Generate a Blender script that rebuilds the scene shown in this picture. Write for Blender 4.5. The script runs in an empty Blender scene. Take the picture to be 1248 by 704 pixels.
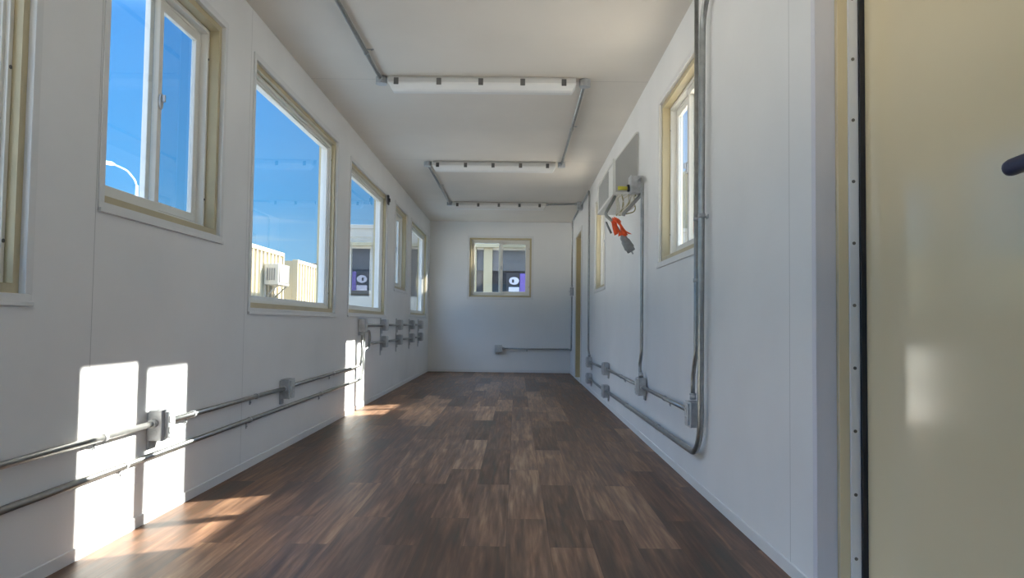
import bpy, bmesh, math, random
from mathutils import Vector, Matrix
random.seed(7)
C = bpy.context.scene.collection
W, D, H = 2.3, 12.52, 2.44          # inside width, far wall distance, ceiling height
NEAR = -0.7                          # end wall behind the camera
TH = 0.14                            # wall thickness

# ------------------------------------------------------------------ materials
def lin(r, g, b):
    f = lambda c: c / 12.92 if c <= .04045 else ((c + .055) / 1.055) ** 2.4
    return (f(r / 255), f(g / 255), f(b / 255), 1)

def mat(name, col, rough=.5, metal=0, noise=0, nscale=8, stretch=(1, 1, 1), bump=0, spec=.5):
    m = bpy.data.materials.new(name); m.use_nodes = True
    nt = m.node_tree; b = nt.nodes['Principled BSDF']
    b.inputs['Base Color'].default_value = col
    b.inputs['Roughness'].default_value = rough
    b.inputs['Metallic'].default_value = metal
    b.inputs['Specular IOR Level'].default_value = spec
    if noise or bump:
        tc = nt.nodes.new('ShaderNodeTexCoord'); mp = nt.nodes.new('ShaderNodeMapping')
        mp.inputs['Scale'].default_value = stretch
        nt.links.new(tc.outputs['Object'], mp.inputs['Vector'])
        n = nt.nodes.new('ShaderNodeTexNoise'); n.inputs['Scale'].default_value = nscale
        n.inputs['Detail'].default_value = 6
        nt.links.new(mp.outputs['Vector'], n.inputs['Vector'])
        if noise:
            r = nt.nodes.new('ShaderNodeValToRGB')
            r.color_ramp.elements[0].position = .3; r.color_ramp.elements[1].position = .7
            r.color_ramp.elements[0].color = [c * (1 - noise) for c in col[:3]] + [1]
            r.color_ramp.elements[1].color = [min(1, c * (1 + noise)) for c in col[:3]] + [1]
            nt.links.new(n.outputs['Fac'], r.inputs['Fac'])
            nt.links.new(r.outputs['Color'], b.inputs['Base Color'])
        if bump:
            bp = nt.nodes.new('ShaderNodeBump'); bp.inputs['Strength'].default_value = bump
            bp.inputs['Distance'].default_value = .004
            nt.links.new(n.outputs['Fac'], bp.inputs['Height'])
            nt.links.new(bp.outputs['Normal'], b.inputs['Normal'])
    return m

def seamed(name, col, axis, seams, rough=.45, halfw=.002, rib=None):
    """painted sheet with narrow joints at the given positions along an axis"""
    m = mat(name, col, rough, noise=.03, nscale=2.2)
    nt = m.node_tree; b = nt.nodes['Principled BSDF']
    src = b.inputs['Base Color'].links[0].from_socket
    tc = nt.nodes.new('ShaderNodeTexCoord'); sp = nt.nodes.new('ShaderNodeSeparateXYZ')
    nt.links.new(tc.outputs['Object'], sp.inputs[0])
    tot = None
    for s in seams:
        c = nt.nodes.new('ShaderNodeMath'); c.operation = 'COMPARE'
        nt.links.new(sp.outputs[axis], c.inputs[0]); c.inputs[1].default_value = s; c.inputs[2].default_value = halfw
        if tot is None: tot = c.outputs[0]
        else:
            a = nt.nodes.new('ShaderNodeMath'); a.operation = 'MAXIMUM'
            nt.links.new(tot, a.inputs[0]); nt.links.new(c.outputs[0], a.inputs[1]); tot = a.outputs[0]
    mx = nt.nodes.new('ShaderNodeMix'); mx.data_type = 'RGBA'
    nt.links.new(tot, mx.inputs['Factor']); nt.links.new(src, mx.inputs['A'])
    mx.inputs['B'].default_value = [c * .62 for c in col[:3]] + [1]
    nt.links.new(mx.outputs['Result'], b.inputs['Base Color'])
    return m

def glass(name, tint, refl=1.0):
    m = bpy.data.materials.new(name); m.use_nodes = True
    nt = m.node_tree; nt.nodes.clear()
    o = nt.nodes.new('ShaderNodeOutputMaterial'); mx = nt.nodes.new('ShaderNodeMixShader')
    t = nt.nodes.new('ShaderNodeBsdfTransparent'); g = nt.nodes.new('ShaderNodeBsdfGlossy')
    t.inputs['Color'].default_value = tint; g.inputs['Roughness'].default_value = .01
    f = nt.nodes.new('ShaderNodeFresnel'); f.inputs['IOR'].default_value = 1.45
    ml = nt.nodes.new('ShaderNodeMath'); ml.operation = 'MULTIPLY'; ml.use_clamp = True; ml.inputs[1].default_value = refl
    ge = nt.nodes.new('ShaderNodeNewGeometry'); fr = nt.nodes.new('ShaderNodeMath'); fr.operation = 'SUBTRACT'; fr.inputs[0].default_value = 1
    nt.links.new(ge.outputs['Backfacing'], fr.inputs[1]); f2 = nt.nodes.new('ShaderNodeMath'); f2.operation = 'MULTIPLY'
    nt.links.new(f.outputs[0], ml.inputs[0]); nt.links.new(ml.outputs[0], f2.inputs[0]); nt.links.new(fr.outputs[0], f2.inputs[1])
    nt.links.new(f2.outputs[0], mx.inputs[0])
    nt.links.new(t.outputs[0], mx.inputs[1]); nt.links.new(g.outputs[0], mx.inputs[2])
    nt.links.new(mx.outputs[0], o.inputs['Surface'])
    return m

def plank_floor():
    m = mat('plank_vinyl', (.2, .1, .06, 1), .42, spec=.22)
    nt = m.node_tree; b = nt.nodes['Principled BSDF']; N = nt.nodes.new; L = nt.links.new
    tc = N('ShaderNodeTexCoord'); sp = N('ShaderNodeSeparateXYZ'); L(tc.outputs['Object'], sp.inputs[0])
    cb = N('ShaderNodeCombineXYZ'); L(sp.outputs['Y'], cb.inputs['X']); L(sp.outputs['X'], cb.inputs['Y'])
    br = N('ShaderNodeTexBrick'); L(cb.outputs[0], br.inputs['Vector'])
    br.offset = .37; br.offset_frequency = 2; br.squash = 1
    br.inputs['Scale'].default_value = 1; br.inputs['Brick Width'].default_value = 1.05
    br.inputs['Row Height'].default_value = .155; br.inputs['Mortar Size'].default_value = .0008
    br.inputs['Color1'].default_value = (0, 0, 0, 1); br.inputs['Color2'].default_value = (1, 1, 1, 1)
    br.inputs['Mortar'].default_value = (.3, .3, .3, 1)
    # grain, shifted from plank to plank
    sh = N('ShaderNodeVectorMath'); sh.operation = 'MULTIPLY_ADD'
    sh.inputs[1].default_value = (37, 11, 23); L(br.outputs['Color'], sh.inputs[0]); L(tc.outputs['Object'], sh.inputs[2])
    mp = N('ShaderNodeMapping'); mp.inputs['Scale'].default_value = (11, .95, 1); L(sh.outputs[0], mp.inputs['Vector'])
    n1 = N('ShaderNodeTexNoise'); n1.inputs['Scale'].default_value = 1.5; n1.inputs['Detail'].default_value = 8
    n1.inputs['Distortion'].default_value = .9; L(mp.outputs[0], n1.inputs['Vector'])
    mp2 = N('ShaderNodeMapping'); mp2.inputs['Scale'].default_value = (45, 2.0, 1); L(sh.outputs[0], mp2.inputs['Vector'])
    n2 = N('ShaderNodeTexNoise'); n2.inputs['Scale'].default_value = 1.6; n2.inputs['Detail'].default_value = 5
    L(mp2.outputs[0], n2.inputs['Vector'])
    a1 = N('ShaderNodeMath'); a1.operation = 'MULTIPLY'; a1.inputs[1].default_value = .25; L(br.outputs['Color'], a1.inputs[0])
    a2 = N('ShaderNodeMath'); a2.operation = 'MULTIPLY_ADD'; a2.inputs[1].default_value = .74
    L(n1.outputs['Fac'], a2.inputs[0]); L(a1.outputs[0], a2.inputs[2])
    a3 = N('ShaderNodeMath'); a3.operation = 'MULTIPLY_ADD'; a3.inputs[1].default_value = .42
    L(n2.outputs['Fac'], a3.inputs[0]); L(a2.outputs[0], a3.inputs[2])
    r = N('ShaderNodeValToRGB'); e = r.color_ramp.elements
    e[0].position = .44; e[0].color = (.050, .040, .026, 1)
    e[1].position = .98; e[1].color = (.40, .27, .17, 1)
    for p, c in ((.60, (.100, .057, .037, 1)), (.73, (.165, .097, .063, 1)), (.84, (.26, .155, .097, 1))):
        k = e.new(min(p, 1)); k.color = c
    L(a3.outputs[0], r.inputs['Fac'])
    # a second, greyer hue picked per plank
    mx = N('ShaderNodeMix'); mx.data_type = 'RGBA'; mx.blend_type = 'MULTIPLY'
    wn = N('ShaderNodeTexNoise'); wn.inputs['Scale'].default_value = 3.1; L(sh.outputs[0], wn.inputs['Vector'])
    L(wn.outputs['Fac'], mx.inputs['Factor']); L(r.outputs['Color'], mx.inputs['A']); mx.inputs['B'].default_value = (.98, .84, .72, 1)
    mm = N('ShaderNodeMix'); mm.data_type = 'RGBA'; L(br.outputs['Fac'], mm.inputs['Factor'])
    L(mx.outputs['Result'], mm.inputs['A']); mm.inputs['B'].default_value = (.075, .045, .032, 1)
    L(mm.outputs['Result'], b.inputs['Base Color'])
    rr = N('ShaderNodeMapRange'); rr.inputs['To Min'].default_value = .32; rr.inputs['To Max'].default_value = .55
    L(n1.outputs['Fac'], rr.inputs['Value']); L(rr.outputs[0], b.inputs['Roughness'])
    bp = N('ShaderNodeBump'); bp.inputs['Strength'].default_value = .15; bp.inputs['Distance'].default_value = .002
    L(n2.outputs['Fac'], bp.inputs['Height']); L(bp.outputs[0], b.inputs['Normal'])
    return m

M = dict(
    wall=mat('wall_sheet', (.81, .81, .80, 1), .42, noise=.02, nscale=2),
    wall_l=seamed('wall_sheet_left', (.81, .81, .80, 1), 'Y', (2.58, 4.03), .42),
    wall_r=seamed('wall_sheet_right', (.81, .81, .80, 1), 'Y', (2.49,), .38),
    ceil=seamed('ceiling_sheet', (.745, .69, .615, 1), 'Y', (2.6, 5.2, 7.8, 10.3), .5, .0025),
    trim=mat('white_metal_trim', (.74, .74, .73, 1), .38, noise=.02),
    tan=mat('cream_steel', (.51, .43, .265, 1), .4, noise=.05, nscale=12),
    vinyl=mat('white_vinyl', (.76, .74, .68, 1), .35, noise=.02),
    grey_jamb=mat('grey_channel', (.70, .695, .74, 1), .4, noise=.05, stretch=(1, 1, .2)),
    door=mat('cream_gloss_paint', (.76, .64, .41, 1), .13, noise=.03, nscale=1.6),
    emt=mat('galvanized_conduit', (.36, .365, .355, 1), .34, .85, noise=.12, nscale=30),
    galv=mat('galvanized_box', (.46, .47, .48, 1), .45, .35, noise=.2, nscale=25),
    plate=mat('stamped_cover', (.56, .58, .59, 1), .40, .4, noise=.1, nscale=40),
    outlet=mat('grey_receptacle', (.66, .66, .64, 1), .4, noise=.03),
    slot=mat('dark_slot', (.03, .03, .03, 1), .5, noise=.1),
    alu=mat('aluminium_strip', (.82, .84, .88, 1), .3, .35, noise=.08, nscale=10, stretch=(1, 1, .15)),
    rubber=mat('black_rubber', (.022, .02, .022, 1), .55, noise=.15),
    screw=mat('screw_steel', (.16, .15, .14, 1), .4, .6, noise=.1),
    blue=mat('dark_blue_wrap', (.018, .026, .075, 1), .45, noise=.2, nscale=60, bump=.3),
    fix=mat('fixture_housing', (.64, .63, .61, 1), .42, noise=.02),
    diff=mat('acrylic_diffuser', (.78, .77, .74, 1), .3, noise=.02),
    clip=mat('fixture_latch', (.13, .125, .12, 1), .35, .4, noise=.1),
    acw=mat('appliance_white', (.74, .74, .70, 1), .35, noise=.02),
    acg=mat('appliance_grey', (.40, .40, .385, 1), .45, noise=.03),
    orange=mat('orange_tape', (.85, .10, .02, 1), .45, noise=.2, nscale=30),
    yellow=mat('yellow_sheath', (.55, .50, .05, 1), .5, noise=.1),
    wire_w=mat('white_wire', (.68, .65, .55, 1), .45, noise=.05),
    wire_o=mat('olive_wire', (.30, .27, .10, 1), .5, noise=.1),
    wire_g=mat('grey_cable', (.25, .26, .25, 1), .5, noise=.1),
    plug=mat('grey_plug', (.27, .28, .28, 1), .5, noise=.15, nscale=40),
    cont=mat('cream_container_paint', (.42, .355, .22, 1), .5, noise=.06, nscale=3),
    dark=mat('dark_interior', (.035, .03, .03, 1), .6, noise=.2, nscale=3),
    blind=mat('grey_blind', (.12, .115, .11, 1), .6, noise=.1),
    post=mat('cream_post_paint', (.30, .255, .155, 1), .5, noise=.04),
    fascia=mat('pale_fascia', (.45, .42, .35, 1), .5, noise=.03),
    purple=mat('purple_panel', (.16, .10, .34, 1), .5, noise=.1),
    white=mat('white_card', (.60, .57, .62, 1), .5, noise=.02),
    gravel=mat('pale_gravel', (.60, .51, .40, 1), .9, noise=.2, nscale=9),
    lamp=mat('pale_lamp_post', (.75, .76, .77, 1), .4, .2, noise=.05),
    glass=glass('window_glass', (.96, .975, .975, 1), 1.4),
    screen=glass('screened_glass', (.78, .81, .82, 1), 1.2),
    dglass=mat('dark_glass', (.03, .03, .035, 1), .08, noise=.1),
    floor=plank_floor(),
)

# ------------------------------------------------------------------ mesh building
class MB:
    def __init__(s, mp=None): s.v, s.f, s.sm, s.mp = [], [], [], mp or (lambda u, n, v: (u, n, v))
    def add(s, vs, fs, smooth=False):
        k = len(s.v); s.v += [Vector(s.mp(*p)) for p in vs]
        s.f += [[i + k for i in f] for f in fs]; s.sm += [smooth] * len(fs)
        return s
    def box(s, a, b):
        (x0, y0, z0), (x1, y1, z1) = a, b
        vs = [(x0, y0, z0), (x1, y0, z0), (x1, y1, z0), (x0, y1, z0), (x0, y0, z1), (x1, y0, z1), (x1, y1, z1), (x0, y1, z1)]
        return s.add(vs, [(0, 3, 2, 1), (4, 5, 6, 7), (0, 1, 5, 4), (1, 2, 6, 5), (2, 3, 7, 6), (3, 0, 4, 7)])
    def prism(s, prof, u0, u1):
        """profile of (n, v) extruded along u"""
        k = len(prof)
        vs = [(u0, n, v) for n, v in prof] + [(u1, n, v) for n, v in prof]
        return s.add(vs, [tuple(range(k)), tuple(range(2 * k - 1, k - 1, -1))] + [(i, (i + 1) % k, (i + 1) % k + k, i + k) for i in range(k)])
    def plate(s, pts, n0, n1):
        """outline of (u, v) given thickness from n0 to n1"""
        k = len(pts)
        vs = [(u, n0, v) for u, v in pts] + [(u, n1, v) for u, v in pts]
        return s.add(vs, [tuple(range(k)), tuple(range(2 * k - 1, k - 1, -1))] + [(i, (i + 1) % k, (i + 1) % k + k, i + k) for i in range(k)])
    def frame(s, u0, u1, v0, v1, w, n0, n1):
        s.box((u0, n0, v0), (u1, n1, v0 + w)); s.box((u0, n0, v1 - w), (u1, n1, v1))
        s.box((u0, n0, v0 + w), (u0 + w, n1, v1 - w)); s.box((u1 - w, n0, v0 + w), (u1, n1, v1 - w))
        return s
    def tube(s, path, r, seg=12, caps=True):
        P = [Vector(s.mp(*p)) for p in path]; n = len(P)
        T = [(P[min(i + 1, n - 1)] - P[max(i - 1, 0)]).normalized() for i in range(n)]
        up = Vector((0, 0, 1)) if abs(T[0].z) < .9 else Vector((1, 0, 0))
        N = (up - T[0] * up.dot(T[0])).normalized(); vs = []
        for i in range(n):
            N = (N - T[i] * N.dot(T[i])).normalized(); Bn = T[i].cross(N)
            rr = r[i] if isinstance(r, (list, tuple)) else r
            vs += [P[i] + (N * math.cos(2 * math.pi * j / seg) + Bn * math.sin(2 * math.pi * j / seg)) * rr for j in range(seg)]
        k = len(s.v); s.v += vs
        for i in range(n - 1):
            for j in range(seg):
                a = k + i * seg + j; b = k + i * seg + (j + 1) % seg
                s.f.append([a, b, b + seg, a + seg]); s.sm.append(True)
        if caps:
            s.f += [[k + j for j in range(seg)][::-1], [k + (n - 1) * seg + j for j in range(seg)]]; s.sm += [False, False]
        return s
    def build(s, name, m, parent=None, bevel=0):
        base = parent_base(parent) if parent else Vector((0, 0, 0))
        me = bpy.data.meshes.new(name)
        me.from_pydata([tuple(v - base) for v in s.v], [], s.f); me.update()
        bm = bmesh.new(); bm.from_mesh(me); bmesh.ops.recalc_face_normals(bm, faces=bm.faces[:]); bm.to_mesh(me); bm.free()
        for p, q in zip(me.polygons, s.sm): p.use_smooth = q
        me.materials.append(m)
        o = bpy.data.objects.new(name, me); C.objects.link(o)
        if parent: o.parent = parent
        if bevel:
            bv = o.modifiers.new('bevel', 'BEVEL'); bv.width = bevel; bv.segments = 2; bv.limit_method = 'ANGLE'
        return o

def parent_base(p):
    b = Vector((0, 0, 0))
    while p: b += p.location; p = p.parent
    return b

def tag(o, label=None, cat=None, group=None, kind=None):
    for k, v in (('label', label), ('category', cat), ('group', group), ('kind', kind)):
        if v: o[k] = v
    return o
def thing(name, loc, label, cat, group=None, kind=None):
    o = bpy.data.objects.new(name, None); C.objects.link(o); o.location = loc
    o.empty_display_size = .1
    return tag(o, label, cat, group, kind)
def copy_tree(o, parent=None):
    c = o.copy(); C.objects.link(c); c.parent = parent
    for ch in [x for x in bpy.data.objects if x.parent == o]: copy_tree(ch, c)
    return c
def fillet(pts, r, k=8):
    P = [Vector(p) for p in pts]; out = [P[0]]
    for a, b, c in zip(P, P[1:], P[2:]):
        d1, d2 = (a - b), (c - b); t = d1.angle(d2)
        q = min(r / math.tan(t / 2), d1.length * .48, d2.length * .48)
        d1.normalize(); d2.normalize(); p0, p1 = b + d1 * q, b + d2 * q
        rr = q * math.tan(t / 2); ctr = b + (d1 + d2).normalized() * (rr / math.sin(t / 2))
        v0, v1 = p0 - ctr, p1 - ctr
        for i in range(k + 1):
            w = v0.slerp(v1, i / k) if v0.angle(v1) > 1e-4 else v0
            out.append(ctr + w.normalized() * rr)
    return [tuple(p) for p in out + [P[-1]]]

left = lambda u, n, v: (n, u, v)            # u along the wall, n into the room, v up
right = lambda u, n, v: (W - n, u, v)
far = lambda u, n, v: (u, D - n, v)
near = lambda u, n, v: (u, NEAR + n, v)
ceil_ = lambda u, n, v: (u, v, H - n)       # u across, v along the room, n downwards

# ------------------------------------------------------------------ room shell
def wall(name, mp, u0, u1, v0, v1, holes, m, label):
    us = sorted({u0, u1, *[h[0] for h in holes], *[h[1] for h in holes]})
    vs = sorted({v0, v1, *[h[2] for h in holes], *[h[3] for h in holes]})
    inh = lambda u, v: any(h[0] < u < h[1] and h[2] < v < h[3] for h in holes)
    b = MB(mp)
    solid = {(i, j): not inh((us[i] + us[i + 1]) / 2, (vs[j] + vs[j + 1]) / 2) for i in range(len(us) - 1) for j in range(len(vs) - 1)}
    for (i, j), s in solid.items():
        if not s: continue
        a, c, d, e = us[i], us[i + 1], vs[j], vs[j + 1]
        for n in (0, -TH): b.add([(a, n, d), (c, n, d), (c, n, e), (a, n, e)], [(0, 1, 2, 3)])
        for (di, dj, p, q) in ((-1, 0, (a, d), (a, e)), (1, 0, (c, d), (c, e)), (0, -1, (a, d), (c, d)), (0, 1, (a, e), (c, e))):
            if not solid.get((i + di, j + dj), False):
                b.add([(p[0], 0, p[1]), (q[0], 0, q[1]), (q[0], -TH, q[1]), (p[0], -TH, p[1])], [(0, 1, 2, 3)])
    me = b.build(name, m)
    bm = bmesh.new(); bm.from_mesh(me.data); bmesh.ops.remove_doubles(bm, verts=bm.verts[:], dist=1e-5)
    bmesh.ops.recalc_face_normals(bm, faces=bm.faces[:]); bm.to_mesh(me.data); bm.free()
    return tag(me, label, 'wall', kind='structure')

T = .03
WL = [('fixed', .25, 2.25, .82, 2.22), ('slider', 2.59, 3.69, 1.15, 2.225), ('fixed', 4.07, 6.05, .82, 2.225), ('fixed', 6.48, 8.40, .83, 2.19),
      ('slider', 8.90, 9.95, 1.15, 2.20), ('fixed', 10.29, 12.15, .86, 2.19)]
WR = [('slider', 3.72, 4.80, 1.14, 2.19), ('slider', 7.66, 8.72, 1.14, 2.19)]
WF = [('slider', .615, 1.69, 1.18, 2.21)]
hole = lambda w: (w[1] + T, w[2] - T, w[3] + T, w[4] - T)
D1 = (1.27, 2.27, 0, 2.10); D2 = (10.42, 11.42, 0, 2.08)
wall('wall_left', left, NEAR, D + TH, 0, H, [hole(w) for w in WL], M['wall_l'], 'long white sheeted wall with six windows on the left')
wall('wall_right', right, NEAR, D + TH, 0, H, [hole(w) for w in WR] + [D1, D2], M['wall_r'], 'long white sheeted wall with two doors on the right')
wall('wall_far', far, 0, W, 0, H, [hole(w) for w in WF], M['wall'], 'white end wall holding the single small square window')
WN = [('fixed', .25, 2.05, .82, 2.22)]
wall('wall_near', near, 0, W, 0, H, [hole(w) for w in WN], M['wall'], 'white end wall with a wide picture window behind the viewer')
b = MB(); b.box((-TH, NEAR - TH, -.15), (W + TH, D + TH, 0)); tag(b.build('floor', M['floor']), 'dark brown wood-plank floor running the whole length', 'floor', kind='structure')
b = MB(); b.box((-TH, NEAR - TH, H), (W + TH, D + TH, H + .12)); tag(b.build('ceiling', M['ceil']), 'pale grey sheeted ceiling carrying the three strip lights', 'ceiling', kind='structure')
def base(name, mp, runs, label):
    b = MB(mp)
    for u0, u1 in runs: b.prism([(0, 0), (.005, 0), (.005, .040), (.003, .042), (0, .042)], u0, u1)
    tag(b.build(name, M['trim']), label, 'baseboard', kind='structure')
base('baseboard_left', left, [(NEAR, D)], 'low white baseboard strip under the left windows')
base('baseboard_right', right, [(D1[1] + .001, D2[0] - .05), (D2[1] + .05, D - .005)], 'low white baseboard strip along the right wall')
base('baseboard_far', far, [(.005, W - .005)], 'low white baseboard strip on the far end wall')

# ------------------------------------------------------------------ windows
def window(i, mp, spec, label):
    kind, u0, u1, v0, v1 = spec
    r = thing('window_%d' % i, mp((u0 + u1) / 2, 0, v0), label, 'window', kind='structure')
    a0, a1, c0, c1 = u0 + T, u1 - T, v0 + T, v1 - T
    b = MB(mp).frame(u0, u1, v0, v1, T + .003, .0005, .006)                 # face flange
    b.frame(a0 + .0005, a1 - .0005, c0 + .0005, c1 - .0005, .003, -.016, .006)   # return lip
    b.box((u0, .0005, v0 - .002), (u1, .013, v0 + .012))                    # sill nosing
    b.build('window_trim', M['trim'], r, .0015)
    b = MB(mp).frame(a0 + .004, a1 - .004, c0 + .004, c1 - .004, .028, -TH + .002, -.014)
    b.build('jamb_liner', M['tan'], r)
    f0, f1, g0, g1 = a0 + .0325, a1 - .0325, c0 + .0325, c1 - .0325
    if kind == 'fixed':
        b = MB(mp).frame(f0, f1, g0, g1, .018, -.118, -.040)
        b.frame(f0 + .018, f1 - .018, g0 + .018, g1 - .018, .014, -.112, -.052)
        b.frame(f0 + .032, f1 - .032, g0 + .032, g1 - .032, .010, -.100, -.062)
        fr = b.build('window_frame', M['vinyl'], r, .002)
        MB(mp).box((f0 + .036, -.084, g0 + .036), (f1 - .036, -.079, g1 - .036)).build('glass_pane', M['glass'], r)
        for uu in (f0 + .009, f1 - .009):
            for vv in (g0 + .12, g0 + .62, g1 - .12):
                MB(mp).tube([(uu, -.0405, vv), (uu, -.0375, vv)], .006, 10).build('screw', M['screw'], fr)
    else:
        b = MB(mp).frame(f0, f1, g0, g1, .018, -.128, -.060)
        b.frame(f0 + .018, f1 - .018, g0 + .018, g1 - .018, .012, -.128, -.094)
        fr = b.build('window_frame', M['vinyl'], r, .002)
        mid = (f0 + f1) / 2
        s0, s1, t0, t1 = f0 + .0185, f1 - .0185, g0 + .0185, g1 - .0185
        sa = MB(mp).frame(s0, mid + .036, t0, t1, .036, -.0935, -.068).build('sliding_sash', M['vinyl'], r, .003)
        MB(mp).box((s0 + .03, -.085, t0 + .03), (mid + .005, -.081, t1 - .03)).build('glass_pane', M['glass'], sa)
        k0, k1 = t0 + .0125, t1 - .0125
        sb = MB(mp).frame(mid - .030, s1 - .0125, k0, k1, .036, -.118, -.0945).build('fixed_sash', M['vinyl'], r, .003)
        MB(mp).box((mid, -.109, k0 + .03), (s1 - .04, -.105, k1 - .03)).build('glass_pane', M['screen'], sb)
        # latch on the meeting stile
        zc = (g0 + g1) / 2
        la = MB(mp)
        la.plate([(mid + .018 + .014 * math.cos(t), zc + .034 * math.sin(t)) for t in [j * math.pi / 8 for j in range(16)]], -.0678, -.058)
        la.box((mid + .012, -.058, zc - .004), (mid + .022, -.044, zc + .026))
        la.build('latch', M['galv'], sa, .002)
        for vv in (g0 + .14, g1 - .14):
            for uu in (f0 + .009, f1 - .009):
                MB(mp).tube([(uu, -.0605, vv), (uu, -.0575, vv)], .0055, 10).build('screw', M['screw'], fr)
    return r
LAB = ['tall picture window cut off by the left edge of the photo', 'square sliding window nearest on the left with a street lamp in view',
       'large picture window showing blue sky and cream containers', 'tall picture window with a dark clip in its upper far corner',
       'narrow-looking sliding window between two tall picture windows on the left', 'tall picture window on the left closest to the far wall']
for i, s in enumerate(WL): window(i + 1, left, s, LAB[i])
window(7, right, WR[0], 'sliding window on the right wall beside the tall twin conduits')
window(8, right, WR[1], 'sliding window on the right wall beneath the white wall heater')
window(9, far, WF[0], 'square sliding window in the middle of the far end wall')
window(10, near, WN[0], 'wide picture window in the end wall behind the viewer')

# ------------------------------------------------------------------ near door on the right
d = thing('door_1', right(1.77, -.1, 0), 'cream steel door with a dark blue lever at the right edge', 'door', kind='structure')
jf = D1[1]; jn = D1[0]; dt = D1[3]
b = MB(right)
for (u0, u1) in ((jf - .010, jf - .0005), (jn + .0005, jn + .010)): b.box((u0, -.055, 0.001), (u1, .004, dt - .0005))
b.box((jn + .010, -.055, dt - .010), (jf - .010, .004, dt - .0005))
b.box((jf - .0005, .0005, .037), (jf + .022, .004, dt + .02)); b.box((jn - .022, .0005, .037), (jn + .0005, .004, dt + .02))
b.box((jn - .022, .0005, dt), (jf + .022, .004, dt + .022))
tag(b.build('jamb_channel', M['grey_jamb'], d, .001), 'grey channel closing the wall edge')
b = MB(right)
b.box((jf - .026, -.138, .001), (jf - .0005, -.0555, dt - .0005)); b.box((jn + .0005, -.138, .001), (jn + .026, -.0555, dt - .0005))
b.box((jn + .026, -.138, dt - .026), (jf - .026, -.0555, dt - .0005))
b.build('door_frame', M['door'], d, .002)
ws = MB(right).box((jf - .036, -.112, .004), (jf - .0265, -.084, dt - .03)).build('weather_strip', M['alu'], d, .001)
for k in range(11):
    z = .13 + k * .180
    MB(right).tube([(jf - .036, -.096, z), (jf - .0385, -.096, z)], .0048, 10).build('screw', M['screw'], ws)
MB(right).box((jf - .045, -.1275, .004), (jf - .0265, -.1125, dt - .03)).build('seal_gasket', M['rubber'], d)
sl = MB(right).box((jn + .030, -.172, .006), (jf - .030, -.128, dt - .03)).build('door_slab', M['door'], d, .003)
# lever handle: rose, neck and a rounded grip pointing to the hinge side
lv = MB(right)
lv.tube([(1.385, -.1255, 1.098), (1.385, -.112, 1.098)], .027, 24)
lv.tube([(1.385, -.112, 1.098), (1.385, -.078, 1.098)], .011, 14)
tag(lv.build('lever_rose', M['galv'], d), 'grey metal rose')
n = 14; g = MB(right); path, rr = [], []
for k in range(n + 1):
    t = k / n; path.append((1.372 + .128 * t, -.070 - .004 * math.sin(t * 3), 1.096 + .004 * math.sin(t * math.pi)))
    rr.append(.0165 * math.sqrt(max(.02, 1 - max(0, (t - .86) / .14) ** 2)) * (1 if t > .05 else .8))
g.tube(path, rr, 16).build('lever_grip', M['blue'], d)
b = MB(right).box((jn + .01, -TH, .0005), (jf - .027, -.03, .012)); b.build('threshold', M['alu'], d, .002)

# far door
d = thing('door_2', right(10.92, -.1, 0), 'cream steel door in the right wall beside the far corner', 'door', kind='structure')
jn, jf, dt = D2[0], D2[1], D2[3]
b = MB(right)
for (u0, u1) in ((jn - .045, jn + .012), (jf - .012, jf + .045)): b.box((u0, .0005, .0), (u1, .014, dt + .045))
b.box((jn + .012, .0005, dt - .012), (jf - .012, .014, dt + .045)); b.build('door_casing', M['trim'], d, .002)
b = MB(right)
b.box((jf - .03, -.138, .001), (jf - .0005, 0, dt - .0005)); b.box((jn + .0005, -.138, .001), (jn + .03, 0, dt - .0005))
b.box((jn + .03, -.138, dt - .03), (jf - .03, 0, dt - .0005)); b.build('door_frame', M['tan'], d, .002)
b = MB(right).box((jn + .033, -.115, .02), (jf - .033, -.075, dt - .033)); b.build('door_slab', M['door'], d, .003)
h = MB(right); h.tube([(jn + .10, -.0745, 1.0), (jn + .10, -.030, 1.0)], .012, 12); h.tube(fillet([(jn + .10, -.034, 1.0), (jn + .22, -.034, 1.0)], .01), .011, 12)
h.build('lever_handle', M['galv'], d)
MB(right).box((jn + .031, -TH, .0005), (jf - .031, .01, .014)).build('threshold', M['alu'], d, .002)

# ------------------------------------------------------------------ outlet boxes
def outlet_proto():
    """local axes: x out of the wall, y along it, z up; origin on the wall behind the centre"""
    r = thing('outlet_box', (0, 0, 0), '-', 'outlet box')
    mp = lambda u, n, v: (n, u, v)
    b = MB(mp).box((-.058, .010, -.058), (.058, .058, .058))
    for uu in (-.0585, .0585):
        for vv in (-.028, .028): b.tube([(uu, .034, vv), (uu * 1.02, .034, vv)], .011, 14)
    for uu in (-.028, .028):
        for vv in (-.0585, .0585): b.tube([(uu, .034, vv), (uu, .034, vv * 1.02)], .011, 14)
    b.build('box_body', M['galv'], r, .003)
    b = MB(mp).box((-.060, .0585, -.060), (.060, .062, .060)); b.box((-.036, .062, -.050), (.036, .070, .050))
    b.build('cover_plate', M['plate'], r, .003)
    for vz in (-.021, .021):
        o = MB(mp)
        o.plate([(.017 * math.copysign(abs(math.cos(t)) ** .7, math.cos(t)), vz + .0145 * math.copysign(abs(math.sin(t)) ** .55, math.sin(t))) for t in [j * math.pi / 10 for j in range(20)]], .0701, .0735)
        o = o.build('receptacle', M['outlet'], r, .0008)
        s = MB(mp).box((-.0075, .0736, vz - .001), (-.0050, .0738, vz + .008)); s.box((.0050, .0736, vz - .001), (.0075, .0738, vz + .008))
        s.tube([(0, .0736, vz - .007), (0, .0738, vz - .007)], .0026, 10)
        s.build('slots', M['slot'], o)
    b = MB(mp).box((-.050, .0005, -.092), (.012, .0095, .050))
    b.build('mounting_bracket', M['galv'], r, .0015)
    return r
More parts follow.
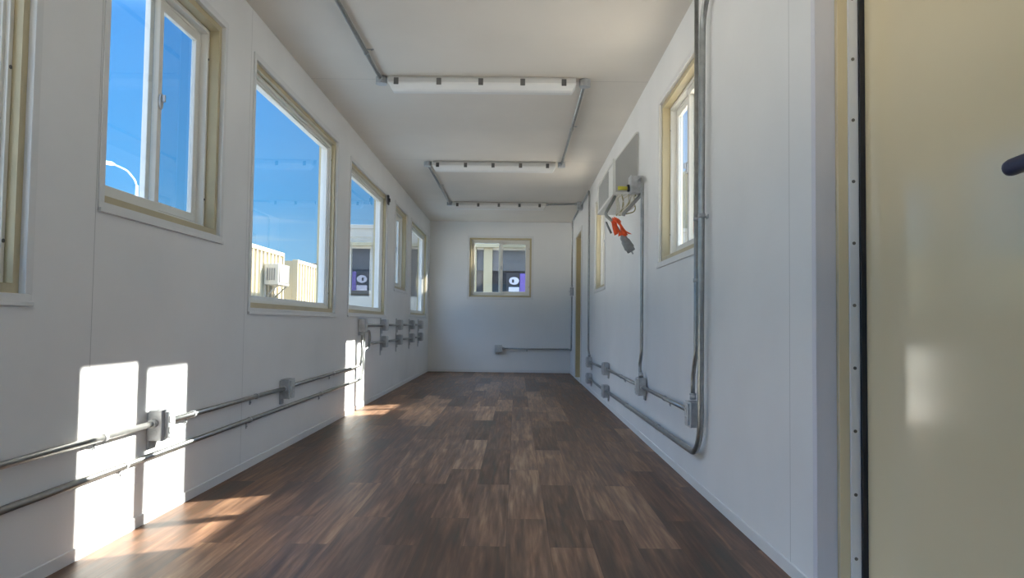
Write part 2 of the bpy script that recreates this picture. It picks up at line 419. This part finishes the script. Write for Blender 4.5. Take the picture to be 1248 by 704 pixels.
proto = outlet_proto(); first = [True]
def outlet(side, u, v, label, group):
    r = proto if first[0] else copy_tree(proto); first[0] = False
    r.location = {'left': (0, u, v), 'right': (W, u, v), 'far': (u, D, v)}[side]
    r.rotation_euler.z = {'left': 0, 'right': math.pi, 'far': -math.pi / 2}[side]
    tag(r, label, 'outlet box', group); return r
GL = 'outlet boxes low on the left wall'; GP = 'paired outlet boxes under the left windows'; GR = 'outlet boxes low on the right wall'
outlet('left', 3.045, .375, 'galvanized duplex outlet box standing in the bright sun patch', GL)
outlet('left', 4.715, .375, 'galvanized duplex outlet box in shade under the large picture window', GL)
ord_ = ['nearest', 'second nearest', 'third nearest', 'farthest']
PY = [8.16, 9.21, 10.31, 11.24]
for k, y in enumerate(PY):
    outlet('left', y, .755, 'upper outlet box of the %s pair under the left windows' % ord_[k], GP)
    outlet('left', y, .580, 'lower outlet box of the %s pair under the left windows' % ord_[k], GP)
outlet('left', 7.00, .755, 'outlet box at the top of the risers beside the narrow sun patch', GL)
outlet('right', 3.68, .370, 'large-looking outlet box beside the bend of the twin conduits', GR)
outlet('right', 5.23, .375, 'outlet box at the foot of the conduit dropping from the heater', GR)
outlet('right', 7.29, .375, 'upper outlet box of the pair under the right heater window', GR)
outlet('right', 7.29, .165, 'lower outlet box of the pair under the right heater window', GR)
outlet('right', 8.95, .355, 'upper outlet box of the pair next to the far right door', GR)
outlet('right', 8.95, .170, 'lower outlet box of the pair next to the far right door', GR)
outlet('far', 1.14, .385, 'lone outlet box low on the far end wall', 'outlet box on the end wall')

# struts behind the paired boxes
for k, y in enumerate(PY):
    s = MB(left).prism([(.0005, .44), (.008, .44), (.008, .83), (.0005, .83)], y - .092, y - .060)
    tag(s.build('mounting_strut', M['galv']), 'upright metal strut beside the %s pair of left outlet boxes' % ord_[k], 'strut', 'struts beside the paired boxes')

# ------------------------------------------------------------------ conduits
R = .0115
def conduit(mp, pts, label, group, straps=(), ends=(True, True), bend=.11, r=R):
    path = fillet(pts, bend) if len(pts) > 2 else pts
    root = thing('conduit', mp(*pts[0]), label, 'conduit', group)
    MB(mp).tube(path, r, 14).build('pipe', M['emt'], root)
    for e, (p, q) in zip(ends, ((pts[0], pts[1]), (pts[-1], pts[-2]))):
        if not e: continue
        p, q = Vector(p), Vector(q); dv = (q - p).normalized()
        c = MB(mp).tube([tuple(p + dv * .001), tuple(p + dv * .024)], r + .0045, 14)
        c.tube([tuple(p + dv * .024), tuple(p + dv * .030)], r + .0065, 6)
        c.build('connector', M['galv'], root)
    for (u, v, ax) in straps:                       # ax: direction of the pipe here ('u' or 'v')
        s = MB(mp); n0 = pts[0][1]
        if ax == 'u':
            s.tube([(u - .009, n0, v), (u + .009, n0, v)], r + .003, 14); s.box((u - .009, .0006, v - .045), (u + .009, .0035, v - .004))
            s.tube([(u, .0035, v - .033), (u, .008, v - .033)], .005, 8)
        else:
            s.tube([(u, n0, v - .009), (u, n0, v + .009)], r + .003, 14); s.box((u + .004, .0006, v - .009), (u + .045, .0035, v + .009))
            s.tube([(u + .033, .0035, v), (u + .033, .008, v)], .005, 8)
        s.build('strap', M['galv'], root)
    return root
NO = .034; NW = .018
gl = 'conduits along the left wall'; gr = 'conduits along the right wall'; gc = 'conduits on the ceiling'
conduit(left, [(NEAR + .01, NO, .385), (2.987, NO, .385)], 'upper left conduit running from the photo edge to the sunlit box', gl, [(1.9, .385, 'u'), (2.62, .385, 'u')], (False, True))
conduit(left, [(3.104, NO, .380), (4.655, NO, .380)], 'upper left conduit between the sunlit box and the shaded box', gl, [(3.34, .380, 'u'), (4.15, .38, 'u')])
conduit(left, [(4.774, NO, .385), (6.965, NO, .395), (6.965, NO, .695)], 'upper left conduit turning up into the riser box', gl, [(5.9, .39, 'u')])
conduit(left, [(NEAR + .01, NW, .250), (7.13, NW, .268), (7.13, NW, .62)], 'long lower left conduit running just above the baseboard', gl, [(1.9, .256, 'u'), (2.80, .258, 'u'), (4.1, .26, 'u'), (5.6, .264, 'u')], (False, False))
conduit(left, [(7.13, NW, .62), (7.13, NW, .70), (7.42, NW, .70), (7.42, NW, .555), (7.16, NW, .525)], 'short looped conduit bend beside the riser box', gl, ends=(False, False), bend=.07)
ends_u = [7.06] + [y + .06 for y in PY]; wv = ['first', 'second', 'third', 'last']
for k, y in enumerate(PY):
    conduit(left, [(ends_u[k], NO, .755), (y - .0605, NO, .755)], 'upper short conduit leading to the %s pair of left boxes' % ord_[k], 'short conduits between the paired boxes')
    s0 = 7.44 if k == 0 else ends_u[k]
    conduit(left, [(s0, NO, .580), (y - .0605, NO, .580)], 'lower short conduit leading to the %s pair of left boxes' % ord_[k], 'short conduits between the paired boxes', ends=(k > 0, True))
# right wall
conduit(right, [(2.2, NO, 2.30), (3.52, NO, 2.30), (3.55, NO, .19), (7.225, NO, .170)], 'thick right conduit bending at floor level beside the door', gr, [(3.53, 1.29, 'v'), (4.6, .186, 'u'), (5.9, .178, 'u')], (False, True), bend=.17, r=.0145)
conduit(right, [(3.64, NO, H - .001), (3.64, NO, .66), (3.70, NO, .54), (3.70, NO, .435)], 'slim right conduit dropping from ceiling into the nearest box', gr, [(3.64, 1.29, 'v'), (3.64, 1.0, 'v')], (False, True), bend=.12, r=.0105)
conduit(right, [(3.745, NO, .375), (5.166, NO, .375)], 'upper right conduit between the two nearest right boxes', gr, [(4.4, .375, 'u')])
conduit(right, [(5.293, NO, .375), (7.226, NO, .375)], 'upper right conduit from the heater drop to the next pair', gr, [(6.2, .375, 'u')])
conduit(right, [(7.353, NO, .372), (8.886, NO, .358)], 'upper right conduit between the two far pairs of boxes', gr)
conduit(right, [(7.353, NO, .165), (8.886, NO, .168)], 'lower right conduit between the two far pairs of boxes', gr)
conduit(right, [(5.22, NO, .438), (5.30, NO, .50), (5.215, NO, .60), (5.215, NO, 1.79), (5.36, NO, 1.79)], 'conduit dropping from the wired junction box to the right box', gr, ends=(True, False), bend=.07)
conduit(right, [(8.97, .028, .420), (9.12, .028, .50), (9.14, .028, 2.385), (10.33, .028, 2.385)], 'conduit rising beside the far right door to the ceiling corner', gr, ends=(True, True), bend=.09)
conduit(right, [(10.47, .028, 2.385), (11.9, .028, 2.385), (11.9, .028, 1.36)], 'conduit from the ceiling corner down to the switch box', gr, ends=(True, True), bend=.09)
conduit(right, [(11.9, .028, 1.22), (11.9, .028, .385), (12.40, .028, .385)], 'conduit below the switch box in the far right corner', gr, ends=(True, False), bend=.09)
conduit(far, [(1.205, NO, .385), (W - .03, NO, .385)], 'horizontal conduit low on the far end wall', 'conduit on the end wall', [(1.6, .385, 'u')])

def plain_box(name, mp, u, v, w, h, dp, label, cat):
    r = thing(name, mp(u, 0, v), label, cat)
    b = MB(mp).box((u - w / 2, .0006, v - h / 2), (u + w / 2, dp, v + h / 2)); b.build('box_body', M['galv'], r, .004)
    b = MB(mp).box((u - w / 2 - .003, dp + .0004, v - h / 2 - .003), (u + w / 2 + .003, dp + .004, v + h / 2 + .003)); b.build('cover_plate', M['plate'], r, .0015)
    return r
s = plain_box('switch_box', right, 11.9, 1.29, .075, .125, .055, 'small metal switch box beside the far right door', 'switch box')
b = MB(right).box((11.892, .0595, 1.278), (11.908, .074, 1.300)); b.build('toggle', M['outlet'], s, .002)
plain_box('junction_box', right, 10.40, 2.385, .13, .10, .07, 'metal junction box at the ceiling corner above the far door', 'junction box')

# ------------------------------------------------------------------ ceiling lights
def light(y, label):
    x0, x1 = .545, 1.80
    r = thing('strip_light', (1.17, y, H), label, 'light', 'strip lights across the ceiling')
    # v runs along the room, n hangs down
    b = MB(ceil_); prof = [(.0006, -.045), (.022, -.065), (.048, -.072), (.048, .072), (.022, .065), (.0006, .045)]
    k = len(prof); vs = [(x0, n_, y + v_) for n_, v_ in prof] + [(x1, n_, y + v_) for n_, v_ in prof]
    fs = [tuple(range(k)), tuple(range(2 * k - 1, k - 1, -1))] + [(i, (i + 1) % k, (i + 1) % k + k, i + k) for i in range(k)]
    b.add(vs, fs); b.build('housing', M['fix'], r, .003)
    b = MB(ceil_); prof = [(.0485, -.075), (.058, -.075), (.092, -.048), (.100, -.025), (.100, .025), (.092, .048), (.058, .075), (.0485, .075)]
    k = len(prof); ins = [(0, 0)] * k
    rows = [(x0 - .004, 1.0), (x1 + .004, 1.0)]
    vs = []
    for xx, s_ in ((x0 - .004, 0), (x0 + .0, 1), (x1, 1), (x1 + .004, 0)):
        for n_, v_ in prof: vs.append((xx + (0.03 * (n_ - .0485) / .05 * (1 if xx < 1 else -1)), n_, y + v_))
    fs = []
    for j in range(3): fs += [(j * k + i, j * k + (i + 1) % k, (j + 1) * k + (i + 1) % k, (j + 1) * k + i) for i in range(k)]
    fs += [tuple(range(k)), tuple(range(4 * k - 1, 3 * k - 1, -1))]
    b.add(vs, fs); b.build('diffuser', M['diff'], r, .002)
    for xx in (.60, .885, 1.165, 1.445, 1.72):
        for sgn in (-1, 1):
            c = MB(ceil_); v0 = y + sgn * .0765; v1 = y + sgn * .083
            c.box((xx - .016, .024, min(v0, v1)), (xx + .016, .066, max(v0, v1))); c.box((xx - .016, .060, min(v0, y + sgn * .086)), (xx + .016, .070, max(v0, y + sgn * .086)))
            c.build('latch', M['clip'], r, .002)
    return r
light(5.16, 'white strip light nearest on the ceiling, with five dark latches')
light(7.88, 'white strip light in the middle of the ceiling row')
light(10.52, 'white strip light closest to the far wall on the ceiling')
def ceiling_box(u, v, label):
    r = thing('conduit_fitting', (u, v, H), label, 'conduit fitting')
    b = MB(ceil_); b.tube([(u, .001, v), (u, .046, v)], .038, 20); b.build('round_body', M['galv'], r, .004)
    b = MB(ceil_); b.tube([(u, .0465, v), (u, .050, v)], .040, 20); b.build('round_cover', M['plate'], r, .001)
    return r
ceiling_box(.49, 5.15, 'round fitting at the left end of the nearest strip light')
ceiling_box(1.865, 5.16, 'round fitting at the right end of the nearest strip light')
ceiling_box(1.865, 7.86, 'round fitting at the right end of the middle strip light')
ceiling_box(.49, 7.88, 'round fitting at the left end of the middle strip light')
ceiling_box(.49, 10.50, 'round fitting at the left end of the farthest strip light')
NC = .024
conduit(ceil_, [(.49, NC, 1.0), (.49, NC, 5.110)], 'ceiling conduit coming from the near edge to the first light', gc, [(.49, 4.62, 'v')], (False, True), r=.0125)
conduit(ceil_, [(1.865, NC, 5.200), (1.865, NC, 7.820)], 'ceiling conduit joining the first and middle lights on the right', gc, [(1.865, 6.4, 'v')], r=.0125)
conduit(ceil_, [(.49, NC, 7.920), (.49, NC, 10.460)], 'ceiling conduit joining the middle and farthest lights on the left', gc, [(.49, 9.2, 'v')], r=.0125)
conduit(ceil_, [(1.81, NC, 10.50), (W - .075, NC, 10.42)], 'ceiling conduit from the farthest light to the right wall', gc, r=.0125)

# ------------------------------------------------------------------ wall heater, its junction box and loose wiring
a = thing('wall_heater', right(6.15, 0, 1.73), 'boxy white wall heater with grey front panel and grey end high on the right wall', 'heater')
u0, u1 = 5.60, 6.67
MB(right).prism([(.0006, 1.735), (.178, 1.735), (.178, 1.985), (.163, 2.005), (.02, 2.20), (.0006, 2.20)], u0, u1).build('casing', M['acw'], a, .005)
b = MB(right).prism([(.008, 1.755), (.166, 1.755), (.168, 1.980), (.156, 2.0), (.018, 2.185), (.008, 2.185)], u0 - .004, u0 - .0004)  # near end of the casing, coloured greyer than the rest
tag(b.build('end_face', M['acg'], a, .001), 'grey near end of the casing')
fp = MB(right).box((5.93, .1785, 1.765), (6.60, .182, 1.970)).build('front_panel', M['acg'], a, .002)
b = MB(right)
for k in range(9): b.box((5.96, .1824, 1.785 + k * .020), (6.57, .1855, 1.791 + k * .020))
b.build('louvre', M['acg'], fp)
b = MB(right).frame(5.60, 6.67, 1.735, 2.0, .022, .1785, .187); b.build('front_rim', M['acw'], a, .002)

j = thing('junction_box', right(5.42, 0, 1.77), 'open metal junction box with a yellow lead beside the heater', 'junction box')
b = MB(right); b.box((5.365, .0006, 1.71), (5.485, .008, 1.83))
b.frame(5.365, 5.485, 1.71, 1.83, .003, .008, .085); b.build('box_body', M['galv'], j, .002)
b = MB(right).box((5.36, .086, 1.705), (5.49, .090, 1.835)); b.build('cover_plate', M['plate'], j, .002)
MB(right).tube([(5.425, .091, 1.752), (5.425, .106, 1.751)], .026, 18).build('bushing', M['rubber'], j)
MB(right).tube([(5.425, .106, 1.751), (5.428, .172, 1.752)], .014, 14).build('yellow_lead', M['yellow'], j)

w = thing('wire_bundle', right(5.42, .08, 1.6), 'tangle of white and olive wires under the heater', 'wires')
rnd = random.Random(3)
for k in range(12):
    p0 = (5.43, .035 + .012 * k, 1.706 - .0)
    q = (5.46 + rnd.uniform(-.03, .06), p0[1] + rnd.uniform(-.02, .04), 1.625 + rnd.uniform(-.03, .05))
    e = (5.455 + .002 * k, .150 + .0055 * (k % 6), 1.562 + .004 * (k // 6))
    p = fillet([p0, ((p0[0] + q[0]) / 2, q[1] + rnd.uniform(-.01, .03), (p0[2] + q[2]) / 2 + .01), q, e], .03, 5)
    MB(right).tube(p, .0042, 7).build('wire', M[('wire_w', 'wire_o', 'wire_w', 'wire_w')[k % 4]], w)
f = thing('flexible_conduit', right(5.46, .03, 1.70), 'slanting grey flexible pipe below the wired junction box', 'flexible pipe')
MB(right).tube(fillet([(5.405, .020, 1.706), (5.40, .022, 1.69), (5.385, .135, 1.565), (5.385, .139, 1.55)], .02), .0125, 12).build('pipe', M['emt'], f)
c = thing('hanging_cable', right(5.5, .2, 1.54), 'dark grey cable with a grey plug dangling below orange tape', 'cable')
MB(right).tube(fillet([(5.66, .160, 1.7335), (5.62, .235, 1.600), (5.56, .235, 1.570), (5.50, .200, 1.525), (5.47, .155, 1.45), (5.47, .130, 1.415)], .04), .012, 10).build('cord', M['wire_g'], c)
MB(right).tube([(5.60, .232, 1.530), (5.56, .225, 1.495), (5.53, .205, 1.445)], .008, 8).build('cord_end', M['wire_g'], c)
axis = Vector((0, -.60, -1)).normalized(); s0 = Vector((5.47, .134, 1.420))
b = MB(right)
b.tube([tuple(s0 + axis * t) for t in (0, .014, .036, .044, .102, .110, .128, .132)], [.016, .025, .026, .032, .037, .031, .031, .024], 18)
b.build('plug_body', M['plug'], c)
b = MB(right)
for du in (-.010, .010):
    q = s0 + axis * .132; b.tube([tuple(q + Vector((du, 0, 0))), tuple(q + Vector((du, 0, 0)) + axis * .02)], .0035, 8)
b.build('prongs', M['galv'], c)
t = thing('flagging_tape', right(5.45, .16, 1.48), 'bright orange flagging tape tied round the hanging cord', 'tape')
for k, (pts) in enumerate(([(5.435, .190, 1.545), (5.425, .165, 1.50), (5.420, .125, 1.455), (5.415, .085, 1.425)],
                           [(5.450, .195, 1.540), (5.435, .185, 1.48), (5.425, .155, 1.435), (5.420, .150, 1.415)],
                           [(5.445, .185, 1.545), (5.430, .150, 1.49), (5.420, .128, 1.43), (5.425, .110, 1.415)],
                           [(5.455, .205, 1.520), (5.430, .190, 1.47), (5.420, .182, 1.42)])):
    b = MB(right); vs = []
    for i, (u, n_, v) in enumerate(pts):
        hw = .009 + .009 * math.sin(i * 1.3 + k) ** 2; tw = .6 * math.sin(i + k)
        for dx, dz in ((-hw, -hw * tw), (hw, hw * tw)):
            for th in (0, .0025): vs.append((u + th, n_ + dx, v + dz))
    fs = []
    for i in range(len(pts) - 1):
        q = i * 4; fs += [(q, q + 2, q + 6, q + 4), (q + 1, q + 5, q + 7, q + 3), (q, q + 4, q + 5, q + 1), (q + 2, q + 3, q + 7, q + 6)]
    fs += [(0, 1, 3, 2), tuple(len(vs) - 4 + i for i in (0, 2, 3, 1))]
    b.add(vs, fs, True).build('tape_tail', M['orange'], t)
MB(right).tube([(5.43, .195, 1.535), (5.445, .172, 1.522), (5.455, .150, 1.512)], [.012, .018, .011], 10).build('knot', M['orange'], t)

# small dark clip on the trim of the fourth window
k = thing('blind_clip', (0, 8.33, 2.13), 'small black clip on the upper far corner of a left window', 'clip')
MB(left).box((8.315, .0065, 2.06), (8.385, .020, 2.165)).build('clip_body', M['rubber'], k, .004)
MB(left).box((8.335, .0205, 2.09), (8.365, .034, 2.13)).build('clip_tongue', M['rubber'], k, .003)

# ------------------------------------------------------------------ outside
GZ = -.45
b = MB(); b.add([(-150, -150, GZ), (150, -150, GZ), (150, 150, GZ), (-150, 150, GZ)], [(0, 1, 2, 3)])
tag(b.build('ground', M['gravel']), 'pale gravel yard outside the windows', 'ground', kind='structure')

def container(x, y0, y1, ztop, label, group, depth=6.0, sg=1, n=9, gz=GZ):
    r = thing('shipping_container', (x, (y0 + y1) / 2, gz), label, 'container', group)
    b = MB(lambda u, v, w_: (x + (u - x) * sg, v, w_))                                      # corrugated end wall, ribs run upright
    pts = []; step = (y1 - y0 - .16) / n; y = y0 + .08
    for i in range(n):
        pts += [(x, y), (x, y + step * .30), (x - .045, y + step * .42), (x - .045, y + step * .78)]; y += step
        if i < n - 1: pts.append((x, y - step * .10))
    pts.append((x, y1 - .08)); poly = pts + [(x - .10, y1 - .08), (x - .10, y0 + .08)]
    m_ = len(poly); vs = [(px, py, gz + .14) for px, py in poly] + [(px, py, ztop - .09) for px, py in poly]
    b.add(vs, [tuple(range(m_)), tuple(range(2 * m_ - 1, m_ - 1, -1))] + [(i, (i + 1) % m_, (i + 1) % m_ + m_, i + m_) for i in range(m_)])
    b.build('corrugated_end', M['cont'], r)
    b = MB(lambda u, v, w_: (x + (u - x) * sg, v, w_))
    for yy in (y0, y1 - .08): b.box((x - .12, yy, gz), (x + .02, yy + .08, ztop))
    b.box((x - .12, y0 + .08, ztop - .09), (x + .02, y1 - .08, ztop)); b.box((x - .12, y0 + .08, gz), (x + .02, y1 - .08, gz + .14))
    b.build('corner_frame', M['cont'], r, .01)
    b = MB(lambda u, v, w_: (x + (u - x) * sg, v, w_)).box((x - depth, y0 + .02, gz + .05), (x - .12, y1 - .02, ztop - .03)); b.build('side_shell', M['cont'], r)
    return r
def ac_unit(x, y0, y1, z0, z1, label):
    r = thing('window_air_conditioner', (x, (y0 + y1) / 2, z0), label, 'air conditioner')
    MB().box((x + .022, y0, z0), (x + .33, y1, z1)).build('cabinet', M['fascia'], r, .012)
    b = MB().box((x + .331, y0 + .05, z0 + .05), (x + .342, y1 - .05, z1 - .05)); b.build('rear_grille', M['blind'], r)
    b = MB()
    for k in range(4): b.box((x + .08 + k * .05, y0 - .008, z0 + .10), (x + .105 + k * .05, y0 - .001, z1 - .10))
    b.build('side_vents', M['blind'], r)
    b = MB()
    for yy in (y0 + .08, y1 - .10):
        b.tube([(x + .022, yy, z0 - .28), (x + .30, yy, z0 - .005)], .014, 8); b.box((x + .021, yy - .02, z0 - .30), (x + .04, yy + .02, z0))
    b.build('support_bracket', M['fascia'], r)
    return r
container(-4.05, 15.6, 18.05, 2.37, 'nearer cream corrugated container end with an air conditioner', 'cream containers in the yard')
ac_unit(-4.05, 16.6, 17.4, 1.56, 2.02, 'boxy air conditioner jutting from the nearer cream container')
container(-4.15, 19.5, 22.0, 2.34, 'farther cream corrugated container end beyond the air conditioner', 'cream containers in the yard')
container(5.7, 14.2, 20.4, 2.14, 'lower container of the stack beyond the right windows', 'stacked containers on the right', 2.4, -1, 24)
container(5.7, 14.2, 20.4, 4.75, 'upper container of the stack beyond the right windows', 'stacked containers on the right', 2.4, -1, 24, 2.145)
r = thing('metal_stair', (-3.9, 20.8, GZ), 'dark metal handrails in front of the farther cream container', 'stair')
MB().box((-4.1, 20.3, GZ), (-3.3, 21.5, .25)).build('landing', M['blind'], r, .01)
for z in (.85, 1.45): MB().tube([(-3.35, 20.2, z), (-3.35, 22.0, z)], .035, 8).build('rail', M['wire_g'], r)
for y in (20.25, 21.1, 21.95): MB().tube([(-3.35, y, GZ), (-3.35, y, 1.47)], .035, 8).build('post', M['wire_g'], r)
r = thing('flat_roof_shed', (-9, 30, GZ), 'low grey shed roof far behind the cream containers', 'shed')
MB().box((-14.5, 29, GZ), (-6.3, 33, 2.7)).build('shed_wall', M['fascia'], r)
MB().box((-14.8, 28.7, 2.7), (-6.0, 33.3, 2.95)).build('roof_edge', M['blind'], r, .02)

# site office beyond the far wall
BY = 14.85
r = thing('site_office', (1.2, BY, GZ), 'pale site office with dark windows beyond the far wall', 'building')
b = MB(lambda u, n, v: (u, BY + n, v))
for (x0, x1, z0, z1) in ((-1.9, 5.2, GZ, 1.28), (-1.9, 5.2, 2.20, 2.58), (-1.9, -1.78, 1.28, 2.20), (-1.42, -1.30, 1.28, 2.2), (-1.0, -.72, 1.28, 2.20), (.05, .62, 1.28, 2.2), (2.3, 5.2, 1.28, 2.2)):
    b.box((x0, 0, z0), (x1, .12, z1))
b.build('front_wall', M['fascia'], r)
MB().box((-1.92, BY - .10, 2.24), (5.25, BY - .0005, 2.31)).build('eave_strip', M['post'], r, .005)
MB().box((-1.95, BY - .02, 2.581), (5.3, BY + 4, 2.66)).build('roof', M['fascia'], r, .01)
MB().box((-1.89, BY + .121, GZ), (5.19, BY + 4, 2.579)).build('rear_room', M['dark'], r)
for (x0, x1) in ((-1.78, -1.42), (-1.30, -1.0), (-.72, .05), (.62, 2.3)):
    pn = MB().box((x0, BY + .05, 1.28), (x1, BY + .058, 2.2)).build('dark_pane', M['dglass'], r)
MB().box((.78, BY - .05, 1.0), (.95, BY - .0005, 2.235)).build('cream_post', M['post'], r, .008)
MB().box((.60, BY - .05, 1.0), (.645, BY - .0005, 2.235)).build('cream_post', M['post'], r, .008)
MB().box((.645, BY + .02, 1.80), (2.3, BY + .048, 2.2)).build('raised_blind', M['blind'], r)
pb = thing('purple_board', (1.5, BY - .15, 1.25), 'dark upright board with purple panel and white cards beyond the far window', 'board')
MB().box((1.22, BY - .16, GZ), (1.82, BY - .12, 1.75)).build('backing', M['dark'], pb, .004)
MB().box((1.48, BY - .20, 1.0), (1.80, BY - .1605, 1.74)).build('panel', M['purple'], pb, .004)
MB().box((1.27, BY - .18, 1.10), (1.47, BY - .1605, 1.48)).build('white_sheet', M['white'], pb, .004)
b = MB(lambda u, n, v: (u, BY - .1905 + n, v)); b.plate([(1.37 + .095 * math.cos(q * math.pi / 12), 1.60 + .072 * math.sin(q * math.pi / 12)) for q in range(24)], 0, .03); b.build('round_card', M['white'], pb)
MB().box((1.33, BY - .196, 1.565), (1.37, BY - .191, 1.625)).build('dark_mark', M['rubber'], pb)

s = thing('street_lamp', (-18.5, 40, GZ), 'distant pale street lamp with a curved arm against the sky', 'street lamp')
MB().tube([(-18.5, 40, GZ), (-18.5, 40, 4), (-18.5, 40, 7.75)], [.12, .10, .07], 12).build('pole', M['lamp'], s)
MB().tube(fillet([(-18.5, 40, 7.70), (-18.62, 40, 8.05), (-19.05, 40, 8.55), (-19.75, 40, 8.86)], .8), .04, 10).build('arm', M['lamp'], s)
MB().tube([(-19.7, 40, 8.84), (-19.85, 40, 8.89), (-20.25, 40, 8.96), (-20.35, 40, 8.97)], [.04, .10, .10, .03], 10).build('lamp_head', M['lamp'], s)

# ------------------------------------------------------------------ light
SD = Vector((-1, -.55, -.61)).normalized()
sun = bpy.data.lights.new('sun', 'SUN'); sun.energy = 27; sun.angle = .0093; sun.color = (1, .95, .86)
so = bpy.data.objects.new('sun', sun); C.objects.link(so); so.rotation_euler = SD.to_track_quat('-Z', 'Y').to_euler()

w = bpy.data.worlds.new('sky'); bpy.context.scene.world = w; w.use_nodes = True
nt = w.node_tree; nt.nodes.clear(); N = nt.nodes.new; L = nt.links.new
tc = N('ShaderNodeTexCoord'); sp = N('ShaderNodeSeparateXYZ'); L(tc.outputs['Generated'], sp.inputs[0])
r = N('ShaderNodeValToRGB'); L(sp.outputs['Z'], r.inputs['Fac']); e = r.color_ramp.elements
e[0].position = 0; e[0].color = (.40, .68, .92, 1); e[1].position = .62; e[1].color = (1.95, 3.0, 4.8, 1)  # top stop brighter than a natural zenith, added fill for the right wall
for p, c in ((.08, (.24, .58, .93, 1)), (.16, (.11, .45, .93, 1)), (.34, (.085, .38, .93, 1))):
    q = e.new(p); q.color = c
# thin streak clouds
mp = N('ShaderNodeMapping'); mp.inputs['Scale'].default_value = (1.2, 1.2, 26); L(tc.outputs['Generated'], mp.inputs['Vector'])
cn = N('ShaderNodeTexNoise'); cn.inputs['Scale'].default_value = 1.6; cn.inputs['Detail'].default_value = 4; L(mp.outputs[0], cn.inputs['Vector'])
cr = N('ShaderNodeMapRange'); cr.inputs['From Min'].default_value = .60; cr.inputs['From Max'].default_value = .78; L(cn.outputs['Fac'], cr.inputs['Value'])
lo = N('ShaderNodeMapRange'); lo.inputs['From Min'].default_value = .22; lo.inputs['From Max'].default_value = .05; L(sp.outputs['Z'], lo.inputs['Value'])
cm = N('ShaderNodeMath'); cm.operation = 'MULTIPLY'; L(cr.outputs[0], cm.inputs[0]); L(lo.outputs[0], cm.inputs[1])
mx = N('ShaderNodeMix'); mx.data_type = 'RGBA'; L(cm.outputs[0], mx.inputs['Factor']); L(r.outputs[0], mx.inputs['A']); mx.inputs['B'].default_value = (.75, .85, .92, 1)
# bright haze on the sun's side of the sky
dt_ = N('ShaderNodeVectorMath'); dt_.operation = 'DOT_PRODUCT'; L(tc.outputs['Generated'], dt_.inputs[0])
dt_.inputs[1].default_value = Vector((1, .35, .35)).normalized()
gl_ = N('ShaderNodeMapRange'); gl_.inputs['From Min'].default_value = .22; gl_.inputs['From Max'].default_value = .85; L(dt_.outputs['Value'], gl_.inputs['Value'])
pw = N('ShaderNodeMath'); pw.operation = 'POWER'; pw.inputs[1].default_value = 1.5; L(gl_.outputs[0], pw.inputs[0])
hz = N('ShaderNodeMix'); hz.data_type = 'RGBA'; hz.blend_type = 'ADD'; L(pw.outputs[0], hz.inputs['Factor']); L(mx.outputs['Result'], hz.inputs['A'])
HAZE = 1.3
hz.inputs['B'].default_value = (HAZE * .97, HAZE * .98, HAZE, 1)
bg = N('ShaderNodeBackground'); L(hz.outputs['Result'], bg.inputs['Color']); bg.inputs['Strength'].default_value = 1.0
ow = N('ShaderNodeOutputWorld'); L(bg.outputs[0], ow.inputs['Surface'])

# ------------------------------------------------------------------ camera
f_px, pitch, yaw, roll = 941.53, .04494, -.00603, .01266
cam = bpy.data.cameras.new('camera'); cam.sensor_width = 36; cam.lens = 36 * f_px / 1248; cam.clip_start = .02; cam.clip_end = 500
co = bpy.data.objects.new('camera', cam); C.objects.link(co)
fw = Vector((math.sin(yaw) * math.cos(pitch), math.cos(yaw) * math.cos(pitch), math.sin(pitch)))
ri = Vector((math.cos(yaw), -math.sin(yaw), 0)); up = ri.cross(fw)
r2 = ri * math.cos(roll) + up * math.sin(roll); u2 = up * math.cos(roll) - ri * math.sin(roll)
mtx = Matrix((r2, u2, -fw)).transposed().to_4x4(); mtx.translation = (1.4213, 0, .7849)
co.matrix_world = mtx
sc = bpy.context.scene; sc.camera = co
sc.view_settings.view_transform = 'Standard'; sc.view_settings.look = 'None'; sc.view_settings.gamma = 1
sc.view_settings.use_curve_mapping = False; sc.view_settings.exposure = 0.29
sc.cycles.use_denoising = True; sc.cycles.max_bounces = 16; sc.cycles.diffuse_bounces = 10; sc.cycles.transparent_max_bounces = 24
